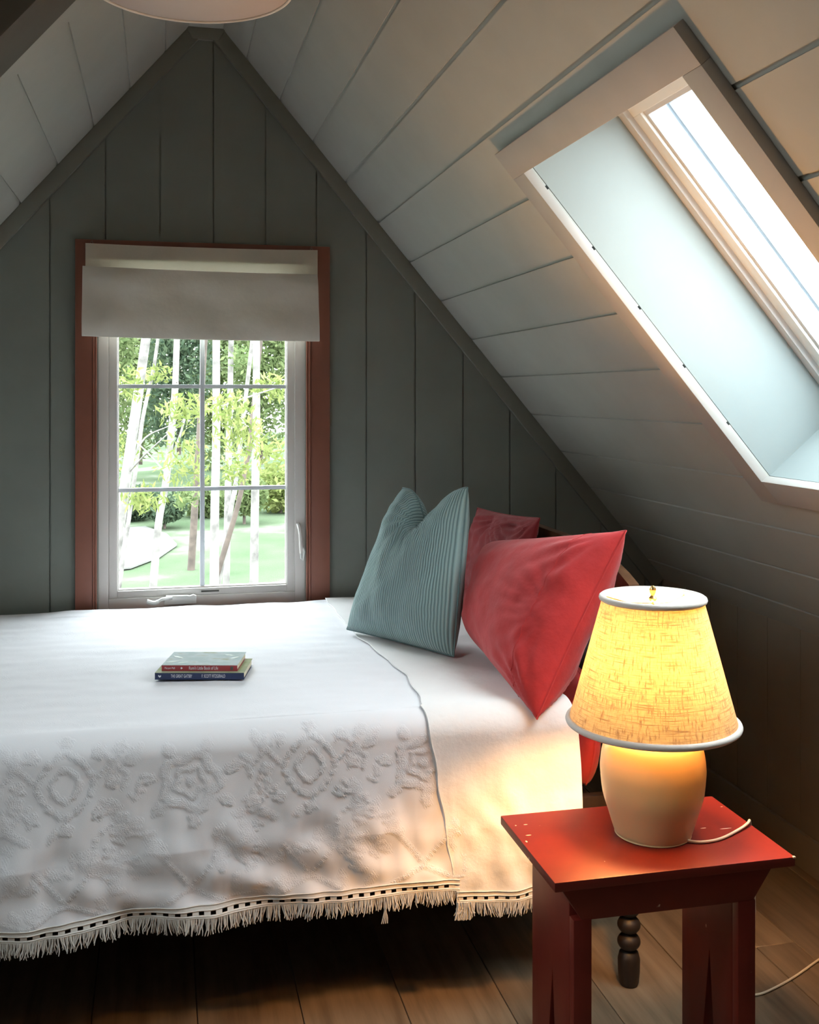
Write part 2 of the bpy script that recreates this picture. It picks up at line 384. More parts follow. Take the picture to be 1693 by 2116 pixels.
# flush board at the end of the left boards, rafter beam, ridge board
B = MB(); slope_quad(SL, XL-.01, XLT+.02, 1.87, 2.455, .0, -.012, B); tag(B.build('trim_1', M['ceiling']), kind='structure')
B = MB(); slope_quad(SL, XL-.01, XLT-.03, 1.883, 2.04, .10, .0, B); bo = B.build('trim_2', M['beam'], bev=.004); tag(bo, kind='structure')
B = MB().box(XLT-.005, XRT+.005, YB, YG, ZT, ZT+.03); tag(B.build('trim_3', M['ceiling']), kind='structure')
# rake trims on the gable wall
def rake(fn, xa, xb, w, name):
    B = MB(); P = [fn(xa, YG, 0), fn(xb, YG, 0)]; n = NR if fn is SR else NL
    poly = [P[0], P[1], P[1]+n*w, P[0]+n*w]
    B.prism(poly, (0, -.018, 0)); return B.build(name, M['trim'], bev=.0025)
t = rake(SR, XRT-.006, XR, .046, 'trim_4'); tag(t, kind='structure')
t = rake(SL, XLT+.006, XL, .046, 'trim_5'); tag(t, kind='structure')
cx0, cx1 = .104, .160
B = MB().prism([(XLT-.01, YG, ZT), (XRT+.01, YG, ZT), (cx1+.012, YG, 2.374), (cx0-.012, YG, 2.374)], (0, -.021, 0)); tag(B.build('trim_6', M['trim'], bev=.002), kind='structure')
# knee walls
def knee(name, x, sgn, ztop, bx):
    w = MB().box(min(x+sgn*.004, x+sgn*.11), max(x+sgn*.004, x+sgn*.11), YB-.1, YG+.13, -.1, ztop+.05).build(name, M['knee']); tag(w, kind='structure')
    y = YB
    while y < YG-.01:
        y2 = min(y+.1625, YG); MB().box(min(x, x+sgn*.004), max(x, x+sgn*.004), y+.0012, y2-.0012, 0, ztop+.012).build('plank', M['knee'], w); y = y2
    b = MB().box(min(x, x-sgn*.014), max(x, x-sgn*.014), YB, YG, 0, .095).build(bx, M['knee'], bev=.004); tag(b, kind='structure')
knee('wall_right', XR, 1, zr(XR), 'baseboard_right'); knee('wall_left', XL, -1, zl(XL), 'baseboard_left')
# ------------------------------------------------------------------ skylight
def skylight(S, name, SR=SR, NR=NR):
    x0, x1, y0, y1 = S
    B = MB(); 
    sk = empty(name, SR((x0+x1)/2, (y0+y1)/2, 0)); tag(sk, kind='structure'); inv = sk.location.copy()
    def bl(nm, B, m, bev=0):
        B.v = [tuple(Vector(p)-inv) for p in B.v]; return B.build(nm, m, sk, bev=bev)
    dx = .0425; dyf = .068; dyn = .056; tt = .02
    B = MB(); slope_quad(SR, x0-dx, x0, y0-dyn, y1+dyf, tt, 0, B); bl('casing_board', B, M['casing'], .0015)
    B = MB(); slope_quad(SR, x0, x1+dx, y0-dyn, y0, tt, 0, B); bl('casing_board', B, M['casing'], .0015)
    B = MB(); slope_quad(SR, x0, x1+dx, y1, y1+dyf, tt, 0, B); bl('casing_board', B, M['casing'], .0015)
    B = MB(); slope_quad(SR, x1, x1+dx, y0, y1, tt, 0, B); bl('casing_board', B, M['casing'], .0015)
    # shaft liner set back a little so the casing edge shows a reveal; outward distance is negative t
    e = .004; T0, T1 = -.0064, -.228
    g = .014
    for (a, b, c, d) in ((x0-e-.028, x0-e, y0-e, y1+e), (x1+e, x1+e+.028, y0-e, y1+e), (x0-e-.028, x1+e+.028, y1+e, y1+e+.028), (x0-e-.028, x1+e+.028, y0-e-.028, y0-e)):
        B = MB(); slope_quad(SR, a, b, c, d, T0, T1, B); bl('shaft_panel', B, M['shaft'])
    # skylight frame, sash and glass
    X0, X1, Y0, Y1 = x0-e, x1+e, y0-e, y1+e
    def ring(nm, a, t0, t1, m, w, grow=0):
        B = MB(); p0, p1, q0, q1 = X0+a-grow, X1-a+grow, Y0+a*1.3-grow, Y1-a*1.3+grow; wx = w*.72
        slope_quad(SR, p0, p0+wx, q0, q1, t0, t1, B); slope_quad(SR, p1-wx, p1, q0, q1, t0, t1, B)
        slope_quad(SR, p0+wx, p1-wx, q0, q0+w, t0, t1, B); slope_quad(SR, p0+wx, p1-wx, q1-w, q1, t0, t1, B)
        return bl(nm, B, m, .0015)
    ring('outer_frame', -.03, -.2285, -.30, M['skyframe'], .062)
    ring('sash', .012, -.242, -.298, M['white_plastic'], .040)
    ring('sash_bead', .034, -.250, -.295, M['skyframe'], .020)
    ring('flashing', .044, -.299, -.345, M['skymetal'], .014)
    B = MB(); slope_quad(SR, X0+.03, X1-.03, Y0+.03, Y1-.03, -.272, -.276, B); bl('pane', B, M['glass'])
    p = portal('skylight_portal', SR((x0+x1)/2, (y0+y1)/2, -.305), NR.to_track_quat('-Z', 'Y').to_euler(), y1-y0, (x1-x0)*1.5525)
    p.rotation_euler = NR.to_track_quat('-Z', 'X').to_euler()
    p.data.size = 1.0; p.data.size_y = 1.0
    return sk
skylight(SKY, 'window_2'); skylight(SK_FILL_R, 'added_skylight_right'); skylight(SK_FILL_L, 'added_skylight_left', SL, NL)  # the last two are added for fill light, out of view
# ------------------------------------------------------------------ gable window
win = empty('window_1', (.128, YG, .6)); tag(win, kind='structure'); wo = Vector((.128, YG, .6))
def wl(nm, B, m, bev=0, parent=None):
    B.v = [tuple(Vector(p)-wo) for p in B.v]; return B.build(nm, m, parent or win, bev=bev)
yf = YG-.018; k_ = yf/YG; C0, C1, CT = -.258*k_, .525*k_, 1.741
IX0, IX1 = -.1905, .4485
wl('casing_board', MB().box(C0, -.206, yf, YG, .53, CT), M['redwood'], .0015)
wl('casing_board', MB().box(.461, C1, yf, YG, .53, CT), M['redwood'], .0015)
wl('casing_board', MB().box(-.206, .461, yf, YG, 1.706, CT), M['redwood'], .0015)
wl('casing_board', MB().box(-.206, .461, yf, YG, .53, .598), M['redwood'], .0015)
for x0, x1, yy in ((-.2055, -.2005, yf-.003), (-.1995, -.194, yf+.004)): wl('jamb_bead', MB().box(x0, x1, yy, YG+.06, .598, 1.708), M['redwood'], .0012)
for x0, x1, yy in ((.4545, .4605, yf-.003), (.4475, .4535, yf+.004)): wl('jamb_bead', MB().box(x0, x1, yy, YG+.06, .598, 1.708), M['redwood'], .0012)
wl('jamb_bead', MB().box(-.2, .455, yf+.002, YG+.06, .598, .606), M['redwood'], .001)
def ring2(nm, x0, x1, z0, z1, w, y0, y1, m, bev=.002, wt=None):
    B = MB(); B.box(x0, x0+w, y0, y1, z0, z1); B.box(x1-w, x1, y0, y1, z0, z1); B.box(x0+w, x1-w, y0, y1, z0, z0+w); B.box(x0+w, x1-w, y0, y1, z1-w, z1); return wl(nm, B, m, bev)
ring2('vinyl_frame', IX0-.004, .4475, .606, 1.735, .034, YG+.012, YG+.075, M['vinyl'])
ring2('sash', -.160, .4145, .636, 1.722, .026, YG+.020, YG+.06, M['vinyl'], .003)
ring2('glazing_bead', -.137, .392, .660, 1.698, .006, YG+.028, YG+.05, M['vinyl'], .001)
wl('pane', MB().box(-.135, .390, YG+.040, YG+.044, .662, 1.70), M['glass'])
for z in (1.295, .972): wl('muntin', MB().box(-.133, .389, YG+.034, YG+.050, z-.006, z+.006), M['muntin'], .001)
wl('muntin', MB().box(.117, .131, YG+.033, YG+.051, .664, 1.70), M['muntin'], .001)
portal('gable_window_portal', (.128, YG+.07, 1.15), (PI/2, 0, 0), .56, 1.04)
# lock lever on the right stile
lk = wl('lock_lever', MB().add(*tube_geo(spline([(.424, YG+.010, .856), (.428, YG-.004, .835), (.431, YG-.006, .80), (.434, YG-.002, .765)], 6), [.007]*13+[.008]*6, 8)), M['vinyl'])
wl('lock_handle', MB().add(*tube_geo([(.434, YG-.004, .795), (.441, YG-.012, .770), (.437, YG-.012, .742), (.431, YG-.010, .748), (.430, YG-.004, .765)], .0028, 6)), M['white_plastic'])
# crank with folded handle on the sill
B = MB().prism([(.006, YG-.002, .618), (.104, YG-.002, .618), (.104, YG-.002, .642), (.095, YG-.002, .646), (.084, YG-.002, .642), (.076, YG-.002, .644), (.012, YG-.002, .645)], (0, .016, 0)); wl('crank_cover', B, M['white_plastic'], .002)
wl('crank_handle', MB().add(*tube_geo(spline([(.03, YG-.008, .640), (.0, YG-.016, .638), (-.022, YG-.018, .628), (-.045, YG-.016, .634)], 5), [.005]*8+[.007]*8, 8)), M['white_plastic'])
wl('sill_label', MB().box(.12, .175, YG+.0185, YG+.0205, .649, .654), M['dark'])
# ------------------------------------------------------------------ roman blind
bl = empty('roman_blind', (.13, YG-.03, 1.725)); bo_ = bl.location.copy()
tag(bl, 'off-white linen roman blind folded up over the top of the red-trimmed window', 'blind')
def bll(nm, B, m, bev=0, sm=False):
    B.v = [tuple(Vector(p)-bo_) for p in B.v]; return B.build(nm, m, bl, bev=bev, sm=sm)
def sheet(rows, x0, x1, nx, fn, thick=.0):
    V = []; Fc = []; n = nx+1
    for i, (y, z) in enumerate(rows):
        for k in range(n):
            u = k/nx; V.append(fn(x0+(x1-x0)*u, y, z, u, i/(len(rows)-1)))
    for i in range(len(rows)-1):
        for k in range(nx): Fc.append((i*n+k, i*n+k+1, (i+1)*n+k+1, (i+1)*n+k))
    return V, Fc
q = yf/YG
bll('mounting_board', MB().box(-.222, .472, yf-.030, yf-.001, 1.678, 1.722), M['vinyl'], .002)
V, Fc = sheet([(yf-.032, 1.725-.012*i) for i in range(9)], -.2245, .478, 30, lambda x, y, z, u, v: (x, y+.0015*math.sin(u*9), z-.004*math.sin(u*PI)))
s1 = bll('upper_cloth', MB().add(V, Fc), M['blindtop'], sm=True)
rows = [(yf-.040, 1.655)]+[(yf-.042-.010*math.sin(min(1, j/10)*PI*.5)-.003*math.sin(j), 1.655-.0205*j) for j in range(0, 11)]+[(yf-.048, 1.445), (yf-.030, 1.445)]+[(yf-.026, 1.45+.02*j) for j in range(11)]
def fb(x, y, z, u, v):
    wv = .004*math.sin(u*7+1)+.003*math.sin(u*17+z*30)+.007*math.exp(-((u-.08-.5*(z-1.45))/.035)**2)*(1 if y < yf-.035 else 0)
    xx = x+(.006*(1-(z-1.445)/.21))*(1 if u > .5 else -.3)*abs(2*u-1)**6
    return (xx, y-wv*(1 if 1.45 < z < 1.65 else .3), z-.003*math.sin(u*PI)-(.008*u))
V, Fc = sheet(rows, -.232, .476, 60, fb)
s2 = bll('folded_cloth', MB().add(V, Fc), M['blind'], sm=True)
bll('batten', MB().box(-.222, .470, yf-.036, yf-.028, 1.446, 1.462), M['vinyl'], .002)
for x in (-.208, .462):
    bll('hook', MB().add(*tube_geo([(x, yf-.004, 1.722), (x-.004, yf-.006, 1.729), (x, yf-.006, 1.736), (x+.004, yf-.006, 1.729), (x, yf-.004, 1.722)], .0008, 5)), M['trim'])
# ------------------------------------------------------------------ bed frame, mattress
bed = empty('bed', (0, 2.73, 0)); tag(bed, 'dark wooden bed frame with spool-turned posts and an arched headboard under the white bedspread', 'bed'); bo3 = bed.location.copy()
def bd(nm, B, m, bev=0, sm=False, parent=None):
    B.v = [tuple(Vector(p)-bo3) for p in B.v]; return B.build(nm, m, parent or bed, bev=bev, sm=sm)
prof = [(.018, 0), (.021, .006), (.0235, .03), (.024, .055), (.020, .070), (.011, .075)]
z = .075
while z < .70:
    for a in (.2, .45, .7, .95, 1.2): pass
    for j in range(1, 8): prof.append((.011+.014*math.sin(PI*j/8)**.7, z+.036*j/8))
    prof.append((.011, z+.036)); z += .036
prof += [(.016, z+.01), (.018, z+.02), (.004, z+.03)]
for x, y in ((.98, 2.138), (.98, 3.34), (-1.12, 2.20), (-1.12, 3.30)):
    P = prof if x > 0 else [p for p in prof if p[1] < .50]
    lathe('post', P, M['bedwood'], bed, 24, (x, y-2.73, 0))
def arch(zc, h, w2, hh, th, x, nm, m, yc=2.739, half=.585, n=24):
    B = MB(); V = []; Fc = []
    for i in range(n+1):
        u = -1+2*i/n; y = yc+u*half; zt = zc+h*(1-(u**4 if h > 0 else u*u))
        V += [(x-th/2, y, zt-hh), (x+th/2, y, zt-hh), (x+th/2, y, zt), (x-th/2, y, zt)]
    for i in range(n):
        for k in range(4): Fc.append((i*4+k, i*4+(k+1) % 4, (i+1)*4+(k+1) % 4, (i+1)*4+k))
    Fc += [(3, 2, 1, 0), (n*4, n*4+1, n*4+2, n*4+3)]
    return bd(nm, B.add(V, Fc), m, bev=.004)
arch(.857, .058, 0, .06, .026, 1.000, 'top_rail', M['archwood'])
arch(.40, -.16, 0, .020, .024, 1.000, 'curved_rail', M['archwood'])
bd('headboard_panel', MB().box(.995, 1.008, 2.17, 3.32, .42, .79), M['bedwood'], .002)
bd('side_rail', MB().box(-1.1, .97, 2.165, 2.19, .27, .40), M['bedwood'], .003)
bd('side_rail', MB().box(-1.1, .97, 3.30, 3.325, .27, .40), M['bedwood'], .003)
bd('foot_rail', MB().box(-1.13, -1.105, 2.2, 3.3, .25, .42), M['bedwood'], .003)
bd('slat_deck', MB().box(-1.09, .93, 2.195, 3.295, .36, .378), M['bedwood'])
mt = MB().box(-1.08, .835, 2.165, 3.32, .38, .600).build('mattress', M['mattress'], bev=.03, seg=3)
tag(mt, 'grey mattress lying on the bed frame beneath the white bedspread', 'mattress')
# ------------------------------------------------------------------ bedspread
YF, ZTOP, RR = 2.105, .622, .05
def prof_pt(s):
    # s from the front edge: s<0 on the top, s>=0 round the edge and down
    if s <= 0:
        return YF+RR-s, ZTOP, 0.0
    a = s/RR
    if a < PI/2: return YF+RR-RR*math.sin(a), ZTOP-RR+RR*math.cos(a), a
    return YF, ZTOP-RR-(s-RR*PI/2), PI/2
S_END = RR*PI/2+(ZTOP-RR-.285)          # hem line
def zhem(x): return .006*math.sin(x*5.1+.5)+.003*math.sin(x*13+2)
def spread_point(x, s, off=0, flap=0):
    y, z, a = prof_pt(s)
    nY, nZ = -math.sin(a), math.cos(a)
    d = off
    if s < 0:   # gentle rumples on the top
        d += .004*mnoise.noise(Vector((x*2.2, s*3, 3)))+.0022*mnoise.noise(Vector((x*5, s*16, 7)))+.0012*mnoise.noise(Vector((x*14, s*26, 1)))
        if s < -1.1: d += .006*mnoise.noise(Vector((x*6, 5, 0)))
    else:
        w = min(1, max(0, (s-.04)/.22)); w2 = w*w
        d += w2*(.008*math.sin(x*17+1.2*math.sin(x*4))+.007*mnoise.noise(Vector((x*11, s*5, 2)))+.006*mnoise.noise(Vector((x*26, s*18, 9))))
        d += w2*.012
        d += w2*.008*mnoise.noise(Vector((x*18, s*9, 12)))*min(1, max(0, (.25-x)/.3))
        # diagonal pulls near the hem
        g = max(0, (s-.18)/.2)
        d += .006*g*math.sin((z+.35*x)*70)*math.exp(-((x-.15)/.28)**2)
        if flap: d += w*(.006*math.sin(x*38+1)+.005*mnoise.noise(Vector((x*19, s*4, 30))))
        z += zhem(x)*min(1, s/.3)
    return Vector((x, y+nY*d, z+nZ*d))
# --- embossed floral pattern (painted as height over x and the distance down the drop)
def pattern(X, S):
    Z = ZTOP-RR+RR*PI/2-S               # approx height on the drop
    P = np.zeros_like(X)
    nz = np.sin(X*611+np.sin(S*530)*2)*np.sin(S*587+np.sin(X*491)*2)*.5+np.sin(X*233+S*197)*np.sin(S*251-X*179)*.5
    def put(mask): 
        np.maximum(P, mask, out=P)
    def sm(d, w=.0032): return np.clip(.5-d/w, 0, 1)
    jit = .0011*np.sin(X*390+S*160)+.0010*np.sin(S*430-X*210)+.0008*np.sin(X*1100-S*700)
    per = .462
    for k in range(-3, 2):
        rx = .054+per*k
        for (cz, sc) in ((.522, 1.0), (1.02, 1.0)):
            dx = X-rx; dz = (Z-cz)*1.02; r = np.hypot(dx, dz); th = np.arctan2(dz, dx)
            e = r-(.050*sc*(1+.13*np.cos(5*th)))+jit; put(sm(np.abs(e)-.009))
            e = r-(.027*sc*(1+.16*np.cos(5*th+1)))+jit; put(sm(np.abs(e)-.0055))
            put(sm(r-.009+jit))
            for ang in np.arange(0, 6.28, 6.283/7):
                lx, lz = .082*math.cos(ang+.3), .074*math.sin(ang+.3)
                c, s_ = math.cos(ang+.3), math.sin(ang+.3); u = (dx-lx)*c+(dz-lz)*s_; v = -(dx-lx)*s_+(dz-lz)*c
                put(sm((np.hypot(u/1.5, v)-.0105)+jit))
        ox = rx+per/2
        for cz in (.535, 1.03):
            dx = X-ox; dz = Z-cz; r = np.hypot(dx*1.05, dz*.95); th = np.arctan2(dz, dx)
            r2 = (np.abs(dx*1.1)**1.5+np.abs(dz*.95)**1.5)**(1/1.5); put(sm(np.abs(r2-.056+jit*1.2)-.0055)*(.3+.7*(np.sin(th*17+1) > -.75))); put(sm(np.abs(r2-.028+jit*1.2)-.005)); 
            for ang in np.arange(0, 6.28, 6.283/8):
                lx, lz = .085*math.cos(ang), .080*math.sin(ang); put(sm(np.hypot(dx-lx, (dz-lz))-.0115+jit*2))
        # garlands of small leaves between
        rg = random.Random(11)
        for gx in (rx+per*.27, rx-per*.27):
            for j in range(26):
                cz = .60-.010*j; cx = gx+.022*math.sin(j*.9)+rg.uniform(-.012, .012); a = rg.uniform(0, PI); w = rg.uniform(.006, .011)
                dx = X-cx; dz = Z-cz; u = dx*math.cos(a)+dz*math.sin(a); v = -dx*math.sin(a)+dz*math.cos(a)
                put(sm(np.hypot(u/1.8, v)-w*.75+jit)*.9)
        # tufted rope lines crossing under the rose
        def rope(pts, w=.0045):
            for (ax, az), (bx, bz) in zip(pts[:-1], pts[1:]):
                L = math.hypot(bx-ax, bz-az); ux, uz = (bx-ax)/L, (bz-az)/L
                t = (X-ax)*ux+(Z-az)*uz; d = np.abs(-(X-ax)*uz+(Z-az)*ux); tc_ = np.clip(t, 0, L); dd = np.hypot(X-(ax+ux*tc_), Z-(az+uz*tc_))
                put(sm(dd-w)*(.35+.65*(np.sin(t*620) > -.4)))
        for cxr in (rx, rx+per/2):
            rope([(cxr-.055, .385), (cxr+.004, .315), (cxr+.06, .29)]); rope([(cxr+.055, .43), (cxr+.045, .37), (cxr-.004, .315), (cxr-.07, .285)])
        rope([(rx+.06, .29), (rx+.12, .30), (rx+per/2-.07, .285)], .003)
        for (ax, az, bx, bz) in ((.118, .60, .172, .545), (.172, .60, .118, .545), (.115, .455, .165, .50), (.165, .44, .12, .47)):
            rope([(rx+ax, az), (rx+bx, bz)]); rope([(rx-ax, az), (rx-bx, bz)])
        # low leaf masses above the hem
        for j in range(60):
            cx = rx+rg.uniform(-.23, .23); cz = rg.uniform(.30, .46); a = rg.uniform(0, PI); w = rg.uniform(.006, .012)
            if abs(cx-rx) < .05: continue
            dx = X-cx; dz = Z-cz; u = dx*math.cos(a)+dz*math.sin(a); v = -dx*math.sin(a)+dz*math.cos(a)
            put(sm(np.hypot(u/2, v)-w*.8+jit)*.8)
    P *= (.78+.22*nz)
    fade = np.clip((S+.02)/.03, 0, 1)*.95+.05
    # faint repeat on the top
    return P*fade
def cloth_grid(name, xfun, svals, us, off, m, parent, flap=0, pat=True, disp=.0022):
    nu = len(us); ns = len(svals)
    XX = np.array([[xfun(u, s) for u in us] for s in svals]); SS = np.array([[s]*nu for s in svals])
    if pat:
        Pt = pattern(XX, SS)
        # on the top the same pattern lies flatter
        Sm = SS.copy(); top = SS < 0
        if top.any():
            Pm = pattern(XX, np.where(top, .10+((-SS) % .40)*.9, 0)); Pt = np.where(top, Pm*.22, Pt)
    else: Pt = np.zeros_like(XX)
    V = []
    for i in range(ns):
        s = svals[i]; a = prof_pt(s)[2]; nv = (0, -math.sin(a), math.cos(a))
        for k in range(nu):
            p = spread_point(float(XX[i, k]), float(s), off, flap); d = disp*float(Pt[i, k])
            V.append((p.x, p.y+nv[1]*d, p.z+nv[2]*d))
    Fc = [(i*nu+k, i*nu+k+1, (i+1)*nu+k+1, (i+1)*nu+k) for i in range(ns-1) for k in range(nu-1)]
    me = D.meshes.new(name); me.from_pydata(V, [], Fc)
    at_ = me.attributes.new('pat', 'FLOAT', 'POINT'); at_.data.foreach_set('value', Pt.ravel().astype(np.float32))
    return smooth(link(name, me, m, parent))
sp = empty('bedspread', (0, 0, 0)); tag(sp, 'white matelasse bedspread with embossed flowers and a knotted fringe covering the bed', 'bedspread')
svals = list(np.linspace(-1.19, -.06, 190))+list(np.linspace(-.054, S_END, 215))
us = list(np.linspace(-1.10, -.36, 60))+list(np.linspace(-.3565, .62, 440))
cloth_grid('cover', lambda u, s: u, svals, us, 0, M['spread'], sp)
def xflap(s):      # left edge of the plain flap
    if s <= 0:
        Y = YF+RR-s; xs_ = [(2.1, .520), (2.2, .535), (2.39, .547), (2.8, .508), (3.4, .50)]
        for (a, xa), (b, xb) in zip(xs_[:-1], xs_[1:]):
            if Y <= b: return xa+(xb-xa)*(Y-a)/(b-a)+.002*math.sin(Y*40)
        return .5
    return .520+(.586-.520)*(s/(S_END+.05))+.002*math.sin(s*60)
def xfl(u, s):
    a = xflap(s); xr_ = .838 if s < 0 else .838+.012*math.sin(s*9)-.0*s
    return a+(xr_-a)*u
SF = S_END+.024
sv2 = list(np.linspace(-1.19, 0, 90))+list(np.linspace(.005, SF, 90))
fo = cloth_grid('flap', xfl, sv2, list(np.linspace(0, 1, 110)), .0055, M['flap'], sp, flap=1, pat=False)
tag(fo, 'plain unembossed cotton flap at the head end')
# rolled edge of the flap
pts = [spread_point(xflap(s), s, .0042, 1) for s in sv2]
tube('flap_edge', pts, .0019, M['flap'], sp, 6)
pts = [spread_point(xfl(1, s), s, .003, 1) for s in sv2]
tube('flap_edge', pts, .0028, M['flap'], sp, 6)
# head-end return of the flap down between mattress and headboard
V = []; Fc = []; nn = 12
for i, s in enumerate(sv2):
    p = spread_point(xfl(1, s), s, .0055, 1)
    for k in range(nn):
        t_ = k/(nn-1); 
        if s < 0: V.append((p.x+.006*math.sin(t_*PI/2), p.y, p.z-.18*t_*t_))
        else: V.append((p.x+.004*math.sin(t_*PI)-.004*t_, p.y+.05*t_, p.z-(.18*t_*t_*max(0, 1-s/.08) if s < .08 else 0)))
for i in range(len(sv2)-1):
    for k in range(nn-1): Fc.append((i*nn+k, i*nn+k+1, (i+1)*nn+k+1, (i+1)*nn+k))
smooth(MB().add(V, Fc).build('flap_return', M['flap'], sp))
# hem band with eyelets, and fringe
def hem(x0, x1, s0, off, flap, seed, open_w=.010):
    rows = [s0-.002, s0+.004, s0+.0092, s0+.0152, s0+.0205]
    pitch = .0222; n = int(round((x1-x0)/pitch)); pitch = (x1-x0)/n; V = []; Fc = []
    xs_ = []
    for k in range(n): xs_ += [x0+k*pitch, x0+k*pitch+pitch-open_w]
    xs_.append(x1); nx = len(xs_)
    for r in rows:
        for x in xs_:
            V.append(spread_point(x, r, off+.0015, flap))
    for i in range(len(rows)-1):
        for k in range(nx-1):
            if i == 2 and k % 2 == 1: continue
            Fc.append((i*nx+k, i*nx+k+1, (i+1)*nx+k+1, (i+1)*nx+k))
    b = MB().add(V, Fc)
    for dr in (-.001, .0075, .0172, .0200): b.add(*tube_geo([spread_point(x, s0+dr, off+.002, flap) for x in xs_], .0013, 5))
    b.build('hem_band', M['fringe'], sp, sm=True)
    R = random.Random(seed); fb_ = MB(); x = x0
    while x < x1:
        p = spread_point(x, s0+.019, off+.002, flap); L = R.uniform(.022, .034); lean = R.uniform(-.007, .007)+.004*math.sin(x*60); yy = R.uniform(-.004, .004)
        P = [p, p+Vector((lean*.3+R.uniform(-.001, .001), yy*.4, -L*.4)), p+Vector((lean*.8, yy, -L*.75)), p+Vector((lean+R.uniform(-.003, .003), yy*1.2, -L))]
        fb_.add(*tube_geo(P, [.0010, .0011, .0010, .0007], 4)); x += R.uniform(.0012, .0022)
    if not flap:
        for q_ in range(4):
            p = spread_point(.432, s0+.019, off, 0); fb_.add(*tube_geo([p, p+Vector((.001*q_, 0, -.03)), p+Vector((.003*q_-.003, 0, -.045)), p+Vector((.004*q_-.006, 0, -.056))], .0010, 4))
    else:
        for q_ in range(40):
            p = spread_point(x0+.001+R.uniform(0, .03), s0+.019, off+R.uniform(0, .006), flap); fb_.add(*tube_geo([p, p+Vector((R.uniform(-.004, .004), 0, -.018)), p+Vector((R.uniform(-.008, .004), 0, -.036))], .0011, 4))
    tag(fb_.build('fringe', M['fringe'], sp, sm=True), kind='stuff')
hem(-1.10, .590, S_END, 0, 0, 3); hem(xflap(SF)+.003, .845, SF, .0055, 1, 5, .008)
# ------------------------------------------------------------------ pillows
def pillow(name, BL, BR, TR, TL, T, m, label, cat='pillow', N_=56, pinch=.10, chop=None, seed=1, wr=.004, p_exp=.55, uvs=1.0, flange=None, facedir=None, group=None, radial=()):
    BL, BR, TR, TL = map(Vector, (BL, BR, TR, TL)); c = (BL+BR+TR+TL)/4
    root = empty(name, c); tag(root, label, cat, group)
    def base(u, v):
        a, b = (u+1)/2, (v+1)/2
        return BL*(1-a)*(1-b)+BR*a*(1-b)+TR*a*b+TL*(1-a)*b
    nrm = (BR-BL+TR-TL).cross(TL-BL+TR-BR).normalized()
    if facedir is not None and nrm.dot(Vector(facedir)) < 0: nrm = -nrm
    V = []; UV = []; Fc = []; n = N_+1
    def surf(u, v, side):
        ue = u*(1-pinch*(1-v*v)*u*u); ve = v*(1-pinch*(1-u*u)*v*v)
        h = T*((1-u**4)*(1-v**4))**p_exp*(.82+.18*(1-u*u)*(1-v*v))
        p = base(ue, ve); e = max(abs(u), abs(v))
        if chop:
            k = chop*math.exp(-(u/.42)**2)*max(0, (v+.15)/1.15)**2.2
            p = p+(base(0, -1)-base(0, 1)).normalized()*k+nrm*(-.25*k if side > 0 else -.1*k)
        w = wr*mnoise.noise(Vector((u*2.5+seed, v*2.5, side)))*2+wr*.6*mnoise.noise(Vector((u*7+seed, v*7, side*3)))
        for (cu, cv, amp) in radial:
            du, dv = u-cu, v-cv; rr = math.hypot(du, dv); th = math.atan2(dv, du); w += amp*math.sin(th*19+2*mnoise.noise(Vector((rr*3, th, seed))))*math.exp(-((rr-.35)/.38)**2)
        return p+nrm*side*(h+w*min(1, (1-e)*5)), p
    for side in (1, -1):
        for j in range(n):
            for i in range(n):
                u = math.sin((-1+2*i/N_)*PI/2)*.45+(-1+2*i/N_)*.55; v = math.sin((-1+2*j/N_)*PI/2)*.45+(-1+2*j/N_)*.55
                V.append(surf(u, v, side)[0]-c); UV.append(((u+1)/2*uvs, (v+1)/2*uvs))
    o = n*n
    for j in range(N_):
        for i in range(N_):
            a = j*n+i; Fc.append((a, a+1, a+n+1, a+n)); Fc.append((o+a, o+a+n, o+a+n+1, o+a+1))
    me = D.meshes.new('cover'); me.from_pydata(V, [], Fc); ul = me.uv_layers.new(name='UVMap')
    idx = np.empty(len(me.loops), int); me.loops.foreach_get('vertex_index', idx); ul.data.foreach_set('uv', np.array(UV)[idx].ravel())
    bm = bmesh.new(); bm.from_mesh(me); bmesh.ops.remove_doubles(bm, verts=bm.verts, dist=1e-5); bmesh.ops.recalc_face_normals(bm, faces=bm.faces); bm.to_mesh(me); bm.free()
    smooth(link('cover', me, m, root))
    # edge seam
    loop = [(-1+2*i/40, -1) for i in range(41)]+[(1, -1+2*i/40) for i in range(1, 41)]+[(1-2*i/40, 1) for i in range(1, 41)]+[(-1, 1-2*i/40) for i in range(1, 41)]
    tube('seam', [surf(u, v, 1)[0]-c for u, v in loop], .0022, m, root, 6)
    if flange is not None:
        pp = []
        for i in range(41):
            v = -.97+1.94*i/40; pp.append(surf(flange, v, 1)[0]-c)
        tube('hem_seam', pp, .0011, m, root, 5)
    return root
face = (-.85, -.5, .3)
pillow('throw_pillow', (.487, 2.853, .636), (.690, 2.505, .634), (.752, 2.598, 1.035), (.628, 2.790, 1.020), .075, M['cord'],
       'teal ribbed corduroy throw pillow with two pointed ears, leftmost on the bed', chop=.11, seed=3, pinch=.01, wr=.004, uvs=1, p_exp=.52, facedir=face, radial=((-.1, .9, .004),))
pillow('bed_pillow', (.772, 2.60, .655), (.752, 2.085, .602), (.945, 2.075, .985), (.835, 2.66, .885), .100, M['redcloth'],
       'large crimson pillow leaning in front, its lower corner hanging over the bed edge', seed=8, pinch=.04, wr=.004, flange=.70, facedir=face, radial=((1, -1, .004), (1, 1, .0035), (.9, 0, .002)))
